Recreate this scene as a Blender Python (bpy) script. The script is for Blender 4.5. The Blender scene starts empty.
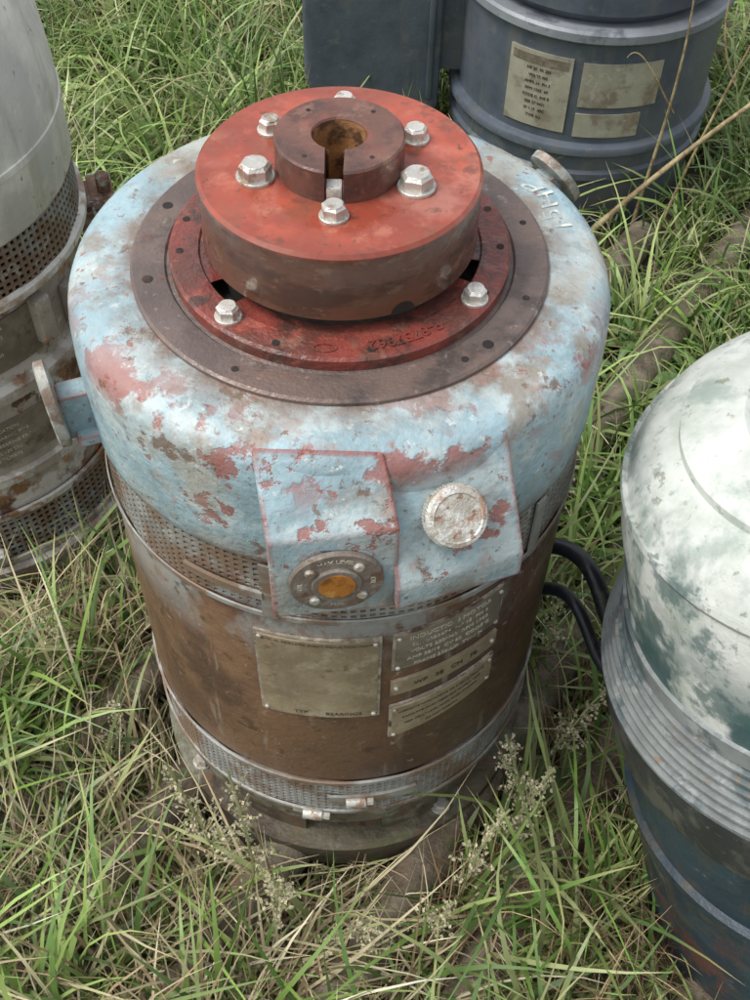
import bpy, bmesh, math, random
import numpy as np
from mathutils import Matrix, Vector
S=0.25; GZ=3.8
random.seed(7); rng=np.random.default_rng(7)
sc=bpy.context.scene
sc.view_settings.view_transform='Standard'; sc.view_settings.look='None'; sc.view_settings.exposure=0

# ------------------------------------------------------------------ materials
def mat(name, base, layers=(), rough=.5, metal=0., bump=.3, bs=9., spec=.5, bd=3, coat=0):
    m=bpy.data.materials.new(name); m.use_nodes=True
    nt=m.node_tree; N=nt.nodes; L=nt.links; N.clear()
    out=N.new('ShaderNodeOutputMaterial'); b=N.new('ShaderNodeBsdfPrincipled')
    L.new(b.outputs[0],out.inputs[0])
    tc=N.new('ShaderNodeTexCoord'); mp=N.new('ShaderNodeMapping'); mp.inputs['Scale'].default_value=(1/S,)*3
    L.new(tc.outputs['Object'],mp.inputs['Vector']); vec=mp.outputs[0]
    sep=N.new('ShaderNodeSeparateXYZ'); L.new(vec,sep.inputs[0])
    def math_(op,a,c=None):
        n=N.new('ShaderNodeMath'); n.operation=op
        for i,v in enumerate((a,c)):
            if v is None: continue
            if isinstance(v,(int,float)): n.inputs[i].default_value=v
            else: L.new(v,n.inputs[i])
        return n.outputs[0]
    def rng_(v,a,c,smooth=True):
        n=N.new('ShaderNodeMapRange'); 
        if smooth and a<c: n.interpolation_type='SMOOTHSTEP'
        n.inputs['From Min'].default_value=a; n.inputs['From Max'].default_value=c
        L.new(v,n.inputs['Value']); return n.outputs[0]
    def noise(s,d,st,off):
        q=N.new('ShaderNodeMapping'); q.inputs['Scale'].default_value=st; q.inputs['Location'].default_value=(off,off*.7,off*1.3)
        L.new(vec,q.inputs['Vector'])
        n=N.new('ShaderNodeTexNoise'); n.inputs['Scale'].default_value=s; n.inputs['Detail'].default_value=d; n.inputs['Roughness'].default_value=.65
        L.new(q.outputs[0],n.inputs['Vector']); return n.outputs['Fac']
    col=N.new('ShaderNodeRGB'); col.outputs[0].default_value=(*base,1); col=col.outputs[0]
    rv=N.new('ShaderNodeValue'); rv.outputs[0].default_value=rough; ro=rv.outputs[0]
    hsum=None
    nv=noise(3.1,4,(1,1,1),11.3); 
    hs=N.new('ShaderNodeHueSaturation'); L.new(col,hs.inputs['Color'])
    mv=N.new('ShaderNodeMapRange'); mv.inputs['From Min'].default_value=.3; mv.inputs['From Max'].default_value=.7; mv.inputs['To Min'].default_value=.75; mv.inputs['To Max'].default_value=1.25
    L.new(nv,mv.inputs['Value']); L.new(mv.outputs[0],hs.inputs['Value']); col=hs.outputs[0]
    for i,l in enumerate(layers):
        if l.get('edge'):
            bv=N.new('ShaderNodeBevel'); bv.samples=3; bv.inputs['Radius'].default_value=l['edge']*S
            ge=N.new('ShaderNodeNewGeometry'); dt=N.new('ShaderNodeVectorMath'); dt.operation='DOT_PRODUCT'
            L.new(bv.outputs[0],dt.inputs[0]); L.new(ge.outputs['Normal'],dt.inputs[1])
            e=math_('SUBTRACT',1.0,dt.outputs['Value']); e=rng_(e,.0,.06)
            n=noise(l.get('s',12),4,(1,1,1),i*3.7+1)
            f=math_('MULTIPLY',e,rng_(n,l.get('lo',.42),l.get('hi',.5)))
        else:
            n=noise(l.get('s',3),l.get('d',5),l.get('st',(1,1,1)),l.get('off',i*5.3+1))
            f=rng_(n,l.get('lo',.5),l.get('hi',.6))
        if 'z' in l: f=math_('MULTIPLY',f,rng_(sep.outputs[2],*l['z'],smooth=False))
        if 'z2' in l: f=math_('MULTIPLY',f,rng_(sep.outputs[2],*l['z2'],smooth=False))
        if 'x' in l: f=math_('MULTIPLY',f,rng_(sep.outputs[0],*l['x'],smooth=False))
        if 'y' in l: f=math_('MULTIPLY',f,rng_(sep.outputs[1],*l['y'],smooth=False))
        if 'r' in l:
            rr=math_('SQRT',math_('ADD',math_('MULTIPLY',sep.outputs[0],sep.outputs[0]),math_('MULTIPLY',sep.outputs[1],sep.outputs[1])))
            f=math_('MULTIPLY',f,rng_(rr,*l['r'],smooth=False))
        f=math_('MULTIPLY',f,l.get('k',1.0))
        mx=N.new('ShaderNodeMix'); mx.data_type='RGBA'; L.new(f,mx.inputs[0]); L.new(col,mx.inputs[6]); mx.inputs[7].default_value=(*l['c'],1); col=mx.outputs[2]
        if 'ro' in l:
            m2=N.new('ShaderNodeMix'); L.new(f,m2.inputs[0]); L.new(ro,m2.inputs[2]); m2.inputs[3].default_value=l['ro']; ro=m2.outputs[0]
        if l.get('h'):
            t=math_('MULTIPLY',f,l['h']); hsum=t if hsum is None else math_('ADD',hsum,t)
    L.new(col,b.inputs['Base Color'])
    nr=noise(14,3,(1,1,1),2.2); ro=math_('ADD',ro,math_('MULTIPLY',math_('SUBTRACT',nr,.5),.35))
    L.new(ro,b.inputs['Roughness']); b.inputs['Metallic'].default_value=metal
    b.inputs['Specular IOR Level'].default_value=spec
    if coat: b.inputs['Coat Weight'].default_value=coat; b.inputs['Coat Roughness'].default_value=.12
    if bump:
        h=noise(bs,bd,(1,1,1),.4)
        h2=noise(bs*6,2,(1,1,1),5.); h=math_('ADD',h,math_('MULTIPLY',h2,.35))
        if hsum is not None: h=math_('ADD',h,hsum)
        bp=N.new('ShaderNodeBump'); bp.inputs['Strength'].default_value=bump; bp.inputs['Distance'].default_value=.03*S
        L.new(h,bp.inputs['Height']); L.new(bp.outputs[0],b.inputs['Normal'])
    return m
BR=(.13,.07,.04); DK=(.03,.02,.016); RD=(.27,.075,.055); OR=(.25,.1,.035)
M={}
M['blue']=mat('weathered_blue_paint',(.27,.38,.42),[
  dict(c=(.44,.51,.51),s=3.0,lo=.45,hi=.59,k=.8),
  dict(c=(.17,.26,.28),s=7,lo=.54,hi=.66,k=.6),
  dict(c=(.35,.32,.26),s=2.0,lo=.48,hi=.62,k=.65,off=9),
  dict(c=(.20,.14,.09),s=3.0,lo=.52,hi=.64,k=.7,z=(-.85,-.45),off=3.1),
  dict(c=RD,s=3.4,lo=.52,hi=.575,z=(-.56,-.45),z2=(-.37,-.40),y=(-.1,-.6),k=.8,h=-.4,off=5),
  dict(c=RD,s=6.0,lo=.565,hi=.61,z=(-.30,-.42),y=(-.80,-.93),k=.8,h=-.4,off=21),
  dict(c=(.34,.20,.16),s=6,lo=.60,hi=.66,k=.4),
  dict(c=RD,s=16,lo=.64,hi=.68,k=.75,h=-.3),
  dict(c=BR,s=6,lo=.60,hi=.67,k=.8,ro=.8,h=-.3),
  dict(c=BR,s=19,lo=.64,hi=.69,k=.7,ro=.8),
  dict(c=(.22,.13,.08),s=34,lo=.62,hi=.68,k=.6),
  dict(c=(.58,.60,.57),s=22,lo=.62,hi=.68,k=.6),
  dict(c=(.16,.11,.08),s=5,lo=.34,hi=.62,r=(.90,.77),z=(-.5,-.4),k=.85),
  dict(c=(.15,.10,.065),s=3,lo=.38,hi=.58,z=(-.84,-.98),k=.75,st=(1.5,1.5,.5)),
  dict(c=(.30,.07,.05),edge=.030,s=5,lo=.38,hi=.47,h=-.4)],rough=.5,bump=.42,bs=6)
M['rustbody']=mat('rusty_motor_shell',(.115,.062,.038),[
  dict(c=(.20,.115,.065),s=1.6,lo=.42,hi=.62,st=(1,1,.45),k=.9,x=(.4,-.5)),  # tan rust patches fading in leftward, painting the lit side into the colour
  dict(c=(.07,.04,.03),s=2.4,lo=.48,hi=.66,k=.8),
  dict(c=(.048,.032,.026),s=1.8,lo=.3,hi=.55,k=.75,x=(.1,.9)),  # shaded right side put into the colour as a darker brown
  dict(c=(.28,.31,.30),s=3,lo=.44,hi=.58,k=.75,z=(-1.75,-1.32),st=(1,1,.5)),
  dict(c=(.30,.26,.20),s=5,lo=.58,hi=.68,k=.5,st=(1.5,1.5,.22)),
  dict(c=(.38,.35,.28),s=18,lo=.63,hi=.68,k=.5),
  dict(c=(.055,.034,.02),s=9,lo=.57,hi=.66,k=.7),
  dict(c=(.26,.12,.05),s=12,lo=.62,hi=.70,k=.45)],rough=.42,bump=.35,bs=6)
M['basepaint']=mat('weathered_base_casting',(.12,.10,.07),[
  dict(c=(.25,.26,.20),s=3,lo=.47,hi=.59,k=.75),dict(c=(.055,.038,.026),s=4,lo=.48,hi=.62,k=.85),
  dict(c=(.18,.09,.045),s=7,lo=.56,hi=.66,k=.7),dict(c=(.09,.10,.045),s=6,lo=.52,hi=.64,k=.6)],rough=.65,bump=.55,bs=7)
M['plate']=mat('bare_steel_rusted',(.125,.095,.085),[
  dict(c=(.17,.12,.10),s=3,lo=.45,hi=.6,k=.8),
  dict(c=(.065,.05,.045),s=5,lo=.50,hi=.66,k=.85),
  dict(c=(.22,.10,.07),s=7,lo=.58,hi=.66,k=.5),
  dict(c=(.34,.31,.28),s=16,lo=.60,hi=.7,k=.5)],rough=.38,metal=.2,bump=.25,bs=12)
M['discred']=mat('red_oxide_coupling_paint',(.35,.075,.043),[
  dict(c=(.24,.050,.031),s=3,lo=.42,hi=.60,k=.85),
  dict(c=(.44,.16,.10),s=6,lo=.53,hi=.66,k=.6),
  dict(c=(.46,.24,.19),s=1.4,lo=.5,hi=.6,k=.4,off=4),
  dict(c=(.14,.055,.035),s=7,lo=.55,hi=.66,k=.85),
  dict(c=(.12,.05,.035),s=22,lo=.61,hi=.66,k=.8),
  dict(c=(.2,.045,.03),s=2.,lo=.4,hi=.6,r=(.40,.49),k=.6),
  dict(c=(.18,.04,.028),s=3.,lo=.4,hi=.6,r=(.27,.22),k=.8),
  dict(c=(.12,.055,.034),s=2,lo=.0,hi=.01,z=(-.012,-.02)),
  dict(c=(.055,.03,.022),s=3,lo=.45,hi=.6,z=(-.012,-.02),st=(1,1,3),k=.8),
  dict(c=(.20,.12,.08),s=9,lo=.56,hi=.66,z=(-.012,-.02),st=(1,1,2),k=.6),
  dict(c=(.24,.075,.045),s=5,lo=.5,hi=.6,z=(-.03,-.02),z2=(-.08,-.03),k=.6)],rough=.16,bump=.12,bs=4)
M['hub']=mat('brown_hub_steel',(.14,.065,.048),[
  dict(c=(.075,.04,.032),s=5,lo=.43,hi=.6,k=.9),
  dict(c=(.23,.12,.08),s=9,lo=.54,hi=.66,k=.7),dict(c=(.24,.07,.045),s=4,lo=.5,hi=.62,k=.5,off=8)],rough=.28,bump=.15,bs=9,metal=.1)
M['bore']=mat('rusty_bore',(.30,.15,.06),[dict(c=(.08,.04,.02),s=9,lo=.45,hi=.6)],rough=.6,bump=.4)
M['ringred']=mat('red_ring_paint',(.20,.045,.034),[
  dict(c=(.10,.04,.03),s=5,lo=.42,hi=.58,k=.85),
  dict(c=(.32,.09,.06),s=8,lo=.55,hi=.65,k=.6),
  dict(c=(.22,.14,.10),s=11,lo=.58,hi=.66,k=.4),
  dict(c=(.05,.03,.025),s=9,lo=.54,hi=.66,k=.85)],rough=.32,bump=.4,bs=10)
M['bolt']=mat('zinc_bolt_steel',(.55,.53,.48),[
  dict(c=(.25,.14,.075),s=14,lo=.53,hi=.65,k=.8,ro=.7),
  dict(c=(.8,.78,.73),s=8,lo=.56,hi=.66,k=.8)],rough=.36,metal=.55,bump=.2,bs=20)
M['cap']=mat('filler_cap_steel',(.46,.43,.37),[
  dict(c=(.62,.62,.58),s=16,lo=.46,hi=.56,k=.9),
  dict(c=(.34,.15,.07),s=8,lo=.50,hi=.62,k=.8,ro=.8),
  dict(c=(.2,.1,.06),s=30,lo=.56,hi=.62,k=.8,ro=.8)],rough=.5,metal=.3,bump=.4,bs=18)
M['lug']=mat('lug_worn_paint',(.40,.40,.36),[
  dict(c=(.20,.13,.09),s=8,lo=.46,hi=.58,k=.85),dict(c=(.3,.38,.4),s=5,lo=.5,hi=.62,k=.7)],rough=.5,metal=.1,bump=.3)
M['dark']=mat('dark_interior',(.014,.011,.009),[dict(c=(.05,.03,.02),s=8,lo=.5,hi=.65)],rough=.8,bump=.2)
M['grille']=mat('perforated_sheet',(.27,.27,.25),[
  dict(c=(.18,.11,.065),s=3,lo=.44,hi=.58,k=.85),dict(c=(.38,.39,.36),s=9,lo=.56,hi=.66,k=.6)],rough=.55,metal=.15,bump=.1)
M['name']=mat('aged_nameplate',(.31,.25,.165),[
  dict(c=(.22,.17,.11),s=4,lo=.45,hi=.6,k=.8),dict(c=(.43,.37,.27),s=9,lo=.52,hi=.66,k=.6),
  dict(c=(.15,.08,.045),s=12,lo=.60,hi=.68,k=.7),dict(c=(.19,.15,.10),s=6,lo=.5,hi=.6,k=.5,st=(1,1,.2))],rough=.42,metal=.15,bump=.15)
M['namedk']=mat('dark_nameplate',(.16,.135,.105),[
  dict(c=(.25,.22,.17),s=5,lo=.45,hi=.6,k=.8),dict(c=(.08,.06,.045),s=9,lo=.54,hi=.66,k=.7)],rough=.45,metal=.15,bump=.2)
M['ink']=mat('engraved_text',(.07,.05,.035),[],rough=.6,bump=0)
M['lighttext']=mat('raised_text',(.42,.39,.32),[dict(c=(.2,.17,.13),s=14,lo=.52,hi=.64)],rough=.5,bump=0)
M['plateedge']=mat('nameplate_frame',(.27,.23,.18),[dict(c=(.42,.38,.3),s=20,lo=.48,hi=.6),dict(c=(.1,.06,.04),s=6,lo=.52,hi=.64)],rough=.5,metal=.15)
M['glass']=mat('amber_sight_glass',(.42,.15,.03),[dict(c=(.17,.06,.015),s=9,lo=.48,hi=.62),dict(c=(.62,.34,.10),s=14,lo=.56,hi=.66,k=.6)],rough=.15,bump=.05,coat=.6)
M['gaugeplate']=mat('gauge_bezel',(.19,.155,.13),[dict(c=(.32,.29,.25),s=20,lo=.48,hi=.62,k=.7),dict(c=(.16,.08,.05),s=8,lo=.52,hi=.64)],rough=.5,metal=.2)
M['whitepaint']=mat('paint_marker_white',(.55,.57,.52),[dict(c=(.33,.38,.39),s=12,lo=.42,hi=.54,k=1)],rough=.6,bump=.1)
M['cream']=mat('cream_grey_paint',(.66,.65,.58),[
  dict(c=(.50,.50,.47),s=2.2,lo=.45,hi=.6,k=.8,st=(1,1,.5)),dict(c=(.72,.69,.60),s=4,lo=.54,hi=.66,k=.7),
  dict(c=(.27,.15,.08),s=3,lo=.50,hi=.62,z=(-1.0,-1.3),k=.8),dict(c=OR,s=12,lo=.64,hi=.70,k=.8),
  dict(c=(.34,.31,.24),s=5,lo=.5,hi=.7,st=(1.5,1.5,.15),k=.5)],rough=.5,bump=.15)
M['rust2']=mat('rust_and_grey_shell',(.30,.27,.23),[
  dict(c=(.18,.09,.045),s=2.5,lo=.48,hi=.58),dict(c=(.48,.47,.43),s=3,lo=.50,hi=.58,k=.9),
  dict(c=(.08,.045,.03),s=5,lo=.55,hi=.64),dict(c=(.34,.15,.06),s=9,lo=.58,hi=.66,k=.8)],rough=.6,bump=.4)
M['greyp']=mat('dark_blue_grey_paint',(.070,.087,.112),[
  dict(c=(.10,.115,.137),s=2,lo=.45,hi=.62,k=.8),dict(c=(.15,.15,.14),s=7,lo=.56,hi=.68,k=.5),
  dict(c=(.12,.11,.09),s=3,lo=.45,hi=.65,z=(-3.0,-3.7),k=.6),dict(c=(.12,.12,.11),s=4,lo=.5,hi=.66,st=(1.5,1.5,.2),k=.5),dict(c=(.22,.22,.21),s=24,lo=.66,hi=.70,k=.6)],rough=.38,bump=.15)
M['greylite']=mat('light_grey_lip',(.20,.22,.24),[dict(c=(.11,.12,.14),s=5,lo=.5,hi=.64)],rough=.45,bump=.1)
M['alu']=mat('aluminium_tag',(.40,.38,.31),[dict(c=(.26,.22,.17),s=4,lo=.5,hi=.64),dict(c=(.52,.5,.44),s=10,lo=.56,hi=.66,k=.6)],rough=.4,metal=.3,bump=.1)
M['wdome']=mat('white_chalky_paint',(.46,.49,.45),[
  dict(c=(.58,.60,.57),s=1.8,lo=.42,hi=.60,k=.8),dict(c=(.34,.38,.33),s=2.5,lo=.50,hi=.66,k=.65),
  dict(c=(.18,.24,.21),s=4,lo=.52,hi=.68,k=.6,st=(1,1,.35)),
  dict(c=(.03,.075,.08),s=1.8,lo=.37,hi=.47,r=(.87,.90),z=(.60,.25),k=.95),
  dict(c=(.04,.09,.09),s=5,lo=.48,hi=.60,r=(.76,.89),k=.75),
  dict(c=(.08,.14,.12),s=16,lo=.58,hi=.67,r=(.5,.85),k=.6),
  dict(c=(.14,.14,.08),s=14,lo=.60,hi=.67,k=.6)],rough=.5,bump=.22)
M['teal']=mat('dark_teal_paint',(.020,.036,.052),[
  dict(c=(.030,.055,.072),s=2.4,lo=.45,hi=.6,k=.9),dict(c=(.06,.055,.045),s=4,lo=.50,hi=.64,k=.8),
  dict(c=(.12,.045,.03),s=3,lo=.52,hi=.58,z=(-1.2,-1.8),k=.8),dict(c=(.17,.19,.18),s=9,lo=.62,hi=.7,k=.5)],rough=.38,bump=.25)
M['rings']=mat('grey_ribbed_band',(.20,.22,.22),[
  dict(c=(.12,.13,.13),s=4,lo=.45,hi=.6,k=.8),dict(c=(.34,.36,.35),s=8,lo=.54,hi=.66,k=.7),dict(c=(.04,.07,.08),s=3,lo=.52,hi=.6,k=.7),dict(c=(.2,.13,.07),s=12,lo=.6,hi=.68,k=.7)],rough=.45,bump=.15)
M['blackband']=mat('black_band',(.028,.031,.034),[dict(c=(.08,.08,.07),s=5,lo=.48,hi=.64),dict(c=(.16,.17,.16),s=12,lo=.62,hi=.7,k=.6)],rough=.4,bump=.15)
M['rubber']=mat('black_cable_rubber',(.014,.017,.022),[dict(c=(.06,.055,.045),s=9,lo=.56,hi=.68)],rough=.4,bump=.1)
M['pipe']=mat('muddy_rusty_pipe',(.13,.10,.07),[
  dict(c=(.22,.19,.14),s=3,lo=.45,hi=.6,k=.8),dict(c=(.06,.045,.032),s=6,lo=.5,hi=.64,k=.9),
  dict(c=(.07,.09,.03),s=4,lo=.52,hi=.64,k=.7)],rough=.7,bump=.7,bs=8)
M['soil']=mat('damp_soil',(.06,.046,.03),[
  dict(c=(.045,.06,.02),s=1.5,lo=.46,hi=.60,k=.85),dict(c=(.14,.11,.07),s=5,lo=.54,hi=.66,k=.8),
  dict(c=(.022,.018,.013),s=3,lo=.5,hi=.65,k=.8)],rough=.9,bump=1.0,bs=5)
M['stalk']=mat('dry_stalk',(.36,.29,.16),[dict(c=(.2,.14,.07),s=8,lo=.45,hi=.6)],rough=.7,bump=.2)

def veg_mat(name,tr=.25):
    m=bpy.data.materials.new(name); m.use_nodes=True; nt=m.node_tree; N=nt.nodes; L=nt.links; N.clear()
    out=N.new('ShaderNodeOutputMaterial'); b=N.new('ShaderNodeBsdfPrincipled'); t=N.new('ShaderNodeBsdfTranslucent'); mx=N.new('ShaderNodeMixShader')
    a=N.new('ShaderNodeAttribute'); a.attribute_name='Col'
    L.new(a.outputs['Color'],b.inputs['Base Color']); L.new(a.outputs['Color'],t.inputs['Color'])
    b.inputs['Roughness'].default_value=.42; mx.inputs[0].default_value=tr
    L.new(b.outputs[0],mx.inputs[1]); L.new(t.outputs[0],mx.inputs[2]); L.new(mx.outputs[0],out.inputs[0]); return m
M['grass']=veg_mat('grass_blades')

# ------------------------------------------------------------------ builders
def link(ob,parent=None):
    sc.collection.objects.link(ob)
    if parent: ob.parent=parent
    return ob
def mk(name,verts,faces,m,parent=None,smooth=True,ang=35,weld=False):
    me=bpy.data.meshes.new(name)
    me.from_pydata([(v[0]*S,v[1]*S,v[2]*S) for v in verts],[],faces)
    bm=bmesh.new(); bm.from_mesh(me)
    if weld: bmesh.ops.remove_doubles(bm,verts=bm.verts,dist=1e-5)
    bmesh.ops.recalc_face_normals(bm,faces=bm.faces); bm.to_mesh(me); bm.free()
    me.materials.append(m)
    if smooth:
        me.polygons.foreach_set('use_smooth',[True]*len(me.polygons)); me.set_sharp_from_angle(angle=math.radians(ang))
    return link(bpy.data.objects.new(name,me),parent)
def empty(name,loc,rot=None):
    e=bpy.data.objects.new(name,None); e.empty_display_size=.1
    e.location=(loc[0]*S,loc[1]*S,(loc[2]+GZ)*S)
    if rot is not None: e.rotation_euler=rot
    return link(e)
def lathe(name,prof,m,parent,seg=144,a0=0,a1=360,c=(0,0),weld=False):
    full=abs(a1-a0)>=360; n=seg if full else seg+1
    V=[];F=[]
    for r,z in prof:
        for i in range(n):
            a=math.radians(a0+(a1-a0)*i/seg); V.append((c[0]+r*math.sin(a),c[1]-r*math.cos(a),z))
    for j in range(len(prof)-1):
        for i in range(seg):
            k=(i+1)%n; F.append((j*n+i,j*n+k,(j+1)*n+k,(j+1)*n+i))
    return mk(name,V,F,m,parent,weld=weld)
def bmobj(name,bm,m,parent,bevel=0,ang=35,seg=2):
    if bevel: bmesh.ops.bevel(bm,geom=list(bm.edges),offset=bevel,segments=seg,affect='EDGES',profile=.6)
    bm.verts.ensure_lookup_table(); V=[v.co[:] for v in bm.verts]; bm.verts.index_update()
    F=[[v.index for v in f.verts] for f in bm.faces]; bm.free()
    return mk(name,V,F,m,parent,ang=ang)
def frame(pos,nrm,up=(0,0,1)):
    n=Vector(nrm).normalized(); u=Vector(up); x=u.cross(n)
    if x.length<1e-4: x=Vector((1,0,0))
    x.normalize(); y=n.cross(x)
    return Matrix(((x[0],y[0],n[0],pos[0]),(x[1],y[1],n[1],pos[1]),(x[2],y[2],n[2],pos[2]),(0,0,0,1)))
def cyl(name,pos,nrm,r,h,m,parent,seg=32,ch=.0,r2=None,spin=0):
    r2=r if r2 is None else r2
    Mx=frame(pos,nrm); V=[];F=[]
    prof=[(r,0),(r2,h-ch),(r2-ch,h)] if ch else [(r,0),(r2,h)]
    for rr,z in prof:
        for i in range(seg):
            a=2*math.pi*i/seg+spin; V.append((Mx@Vector((rr*math.cos(a),rr*math.sin(a),z)))[:])
    for j in range(len(prof)-1):
        for i in range(seg): k=(i+1)%seg; F.append((j*seg+i,j*seg+k,(j+1)*seg+k,(j+1)*seg+i))
    F.append(tuple(range((len(prof)-1)*seg,len(prof)*seg))); F.append(tuple(range(seg-1,-1,-1)))
    return mk(name,V,F,m,parent)
def hexbolt(name,pos,nrm,w,h,parent,spin=0,washer=True):
    if washer: cyl(name+'_washer',pos,nrm,w*.66,h*.22,M['bolt'],parent,24,ch=h*.05)
    p=Vector(pos)+Vector(nrm).normalized()*(h*.2 if washer else 0)
    cyl(name,p,nrm,w*.56,h*.8,M['bolt'],parent,6,ch=h*.18,spin=spin)
    cyl(name+'_face',p+Vector(nrm).normalized()*h*.78,nrm,w*.42,h*.06,M['bolt'],parent,24,ch=h*.03)
def box(name,mtx,sx,sy,sz,m,parent,bevel=.01):
    bm=bmesh.new(); bmesh.ops.create_cube(bm,size=1,matrix=mtx@Matrix.Diagonal((sx,sy,sz,1)))
    return bmobj(name,bm,m,parent,bevel)
def grille(name,r,z0,z1,a0,a1,pitch,wire,m,parent,rowh=None):
    na=int(round(math.radians(a1-a0)*r/pitch)); nz=int(round((z1-z0)/(rowh or pitch))); V=[];F=[]
    da=(a1-a0)/na; dz=(z1-z0)/nz; wa=math.degrees(wire/r)
    def P(a,z,rr=r):
        rr=rr+.006*math.sin(a*.11)+.003*math.sin(a*.37+z*9)
        A=math.radians(a); return (rr*math.sin(A),-rr*math.cos(A),z)
    for i in range(na):
        for j in range(nz):
            a=a0+i*da; b=a+da; p=z0+j*dz; q=p+dz; k=len(V)
            V+= [P(a,p),P(b,p),P(b,q),P(a,q),P(a+wa,p+wire),P(b-wa,p+wire),P(b-wa,q-wire),P(a+wa,q-wire)]
            F+= [(k,k+1,k+5,k+4),(k+1,k+2,k+6,k+5),(k+2,k+3,k+7,k+6),(k+3,k,k+4,k+7)]
    me=bpy.data.meshes.new(name); me.from_pydata([(x*S,y*S,z*S) for x,y,z in V],[],F); me.materials.append(m)
    ob=link(bpy.data.objects.new(name,me),parent)
    so=ob.modifiers.new('t','SOLIDIFY'); so.thickness=.012*S; so.offset=-1
    return ob
def textmesh(s,size):
    cu=bpy.data.curves.new('t','FONT'); cu.body=s; cu.size=size; cu.extrude=size*.06; cu.align_x='CENTER'; cu.align_y='CENTER'
    ob=bpy.data.objects.new('t',cu); sc.collection.objects.link(ob)
    bpy.context.view_layer.update()
    me=bpy.data.meshes.new_from_object(ob); V=[v.co.copy() for v in me.vertices]; F=[tuple(p.vertices) for p in me.polygons]
    bpy.data.objects.remove(ob); return V,F
def text_cyl(name,s,size,ang,z,r,m,parent,slope=0):
    V,F=textmesh(s,size); W=[]
    for v in V:
        a=math.radians(ang)+v.x/r; W.append(((r+v.z)*math.sin(a),-(r+v.z)*math.cos(a),z+v.y+v.x*slope))
    return mk(name,W,F,m,parent,smooth=False)
def text_ring(name,s,size,ang,rad,z,m,parent):
    allV=[]; V,F=textmesh(s,size)
    for v in V:
        a=math.radians(ang)-v.x/rad; rr=rad+v.y
        allV.append((rr*math.sin(a),-rr*math.cos(a),z+v.z))
    return mk(name,allV,F,m,parent,smooth=False)
def cylplate(name,a0,a1,z0l,z1l,z0r,z1r,r,m,parent,th=.012):
    V=[];F=[];n=16
    for k,rr in enumerate((r,r+th)):
        for i in range(n+1):
            t=i/n; a=math.radians(a0+(a1-a0)*t)
            for z in (z0l+(z0r-z0l)*t, z1l+(z1r-z1l)*t): V.append((rr*math.sin(a),-rr*math.cos(a),z))
    o=2*(n+1)
    for i in range(n):
        F.append((2*i,2*i+2,2*i+3,2*i+1)); F.append((o+2*i,o+2*i+1,o+2*i+3,o+2*i+2))
        F.append((2*i,o+2*i,o+2*i+2,2*i+2)); F.append((2*i+1,2*i+3,o+2*i+3,o+2*i+1))
    F.append((0,1,o+1,o)); F.append((2*n,o+2*n,o+2*n+1,2*n+1))
    return mk(name,V,F,m,parent)
def tube(name,pts,r,m,parent=None):
    cu=bpy.data.curves.new(name,'CURVE'); cu.dimensions='3D'; cu.bevel_depth=r*S; cu.bevel_resolution=6; cu.resolution_u=16
    sp=cu.splines.new('NURBS'); sp.points.add(len(pts)-1); sp.use_endpoint_u=True; sp.order_u=4 if len(pts)>3 else 3
    for i,(p,q) in enumerate(zip(sp.points,pts)):
        p.co=(q[0]*S,q[1]*S,(q[2]+(GZ if parent is None else 0))*S,1)
        if len(q)>3: p.radius=q[3]
    cu.use_fill_caps=True; cu.materials.append(m); return link(bpy.data.objects.new(name,cu),parent)
def cyp(a,r,z): A=math.radians(a); return (r*math.sin(A),-r*math.cos(A),z)
def wa(deg): return math.radians(deg)

# ------------------------------------------------------------------ main motor
E=empty('vertical_electric_motor',(0,0,0))
lathe('coupling_disc',[(.09,-.26),(.09,0),(.475,0),(.487,-.012),(.487,-.262),(.48,-.268),(.3,-.268),(.09,-.26)],M['discred'],E,200,weld=True)
# dark half-round patch painting a notch's shade on the lower rim, seated 2 mm proud of the rim surface
V=[];F=[]
for k in range(25):
    a=math.pi*k/24; da=math.degrees(.043*math.cos(a)/.487); z=-.267+.046*math.sin(a)
    V.append(cyp(27+da,.4885,z)); V.append(cyp(27+da,.4885,-.267))
for k in range(24): F.append((2*k,2*k+1,2*k+3,2*k+2))
mk('rim_notch_shade',V,F,M['dark'],E,smooth=False)
hw=.031; cx=-.012; ro_,ri=.2185,.09
out_=[];inn=[]
aL=math.asin((cx+hw)/ro_); aR=2*math.pi+math.asin((cx-hw)/ro_)
for i in range(97): a=aL+(aR-aL)*i/96; out_.append((ro_*math.sin(a),-ro_*math.cos(a)))
aL=math.asin((cx+hw)/ri); aR=2*math.pi+math.asin((cx-hw)/ri)
for i in range(49): a=aR+(aL-aR)*i/48; inn.append((ri*math.sin(a),-ri*math.cos(a)))
poly=out_+inn; n=len(poly)
V=[(p[0],p[1],.001) for p in poly]+[(p[0],p[1],.112) for p in poly]+[(p[0]*(1-.03 if i<97 else 1.05),p[1]*(1-.03 if i<97 else 1.05),.119) for i,p in enumerate(poly)]
F=[(i,(i+1)%n,n+(i+1)%n,n+i) for i in range(n)]+[(n+i,n+(i+1)%n,2*n+(i+1)%n,2*n+i) for i in range(n)]
for i in range(96):
    j0=48-int(round(i*48/96)); j1=48-int(round((i+1)*48/96)); a=2*n+i;b=2*n+i+1;c=2*n+97+j1;dd=2*n+97+j0
    F.append((a,b,c) if j0==j1 else (a,b,c,dd))
mk('hub',V,F,M['hub'],E,ang=30)
lathe('bore_liner',[(.0889,.0),(.0885,-.3),(.0,-.3)],M['bore'],E,64)
lathe('bore_wall',[(.0889,.11),(.0889,.0)],M['bore'],E,64,a0=14,a1=338)
box('shaft_key',Matrix.Translation((cx,-.185,.03)),.052,.055,.05,M['bolt'],E,.006)
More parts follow.
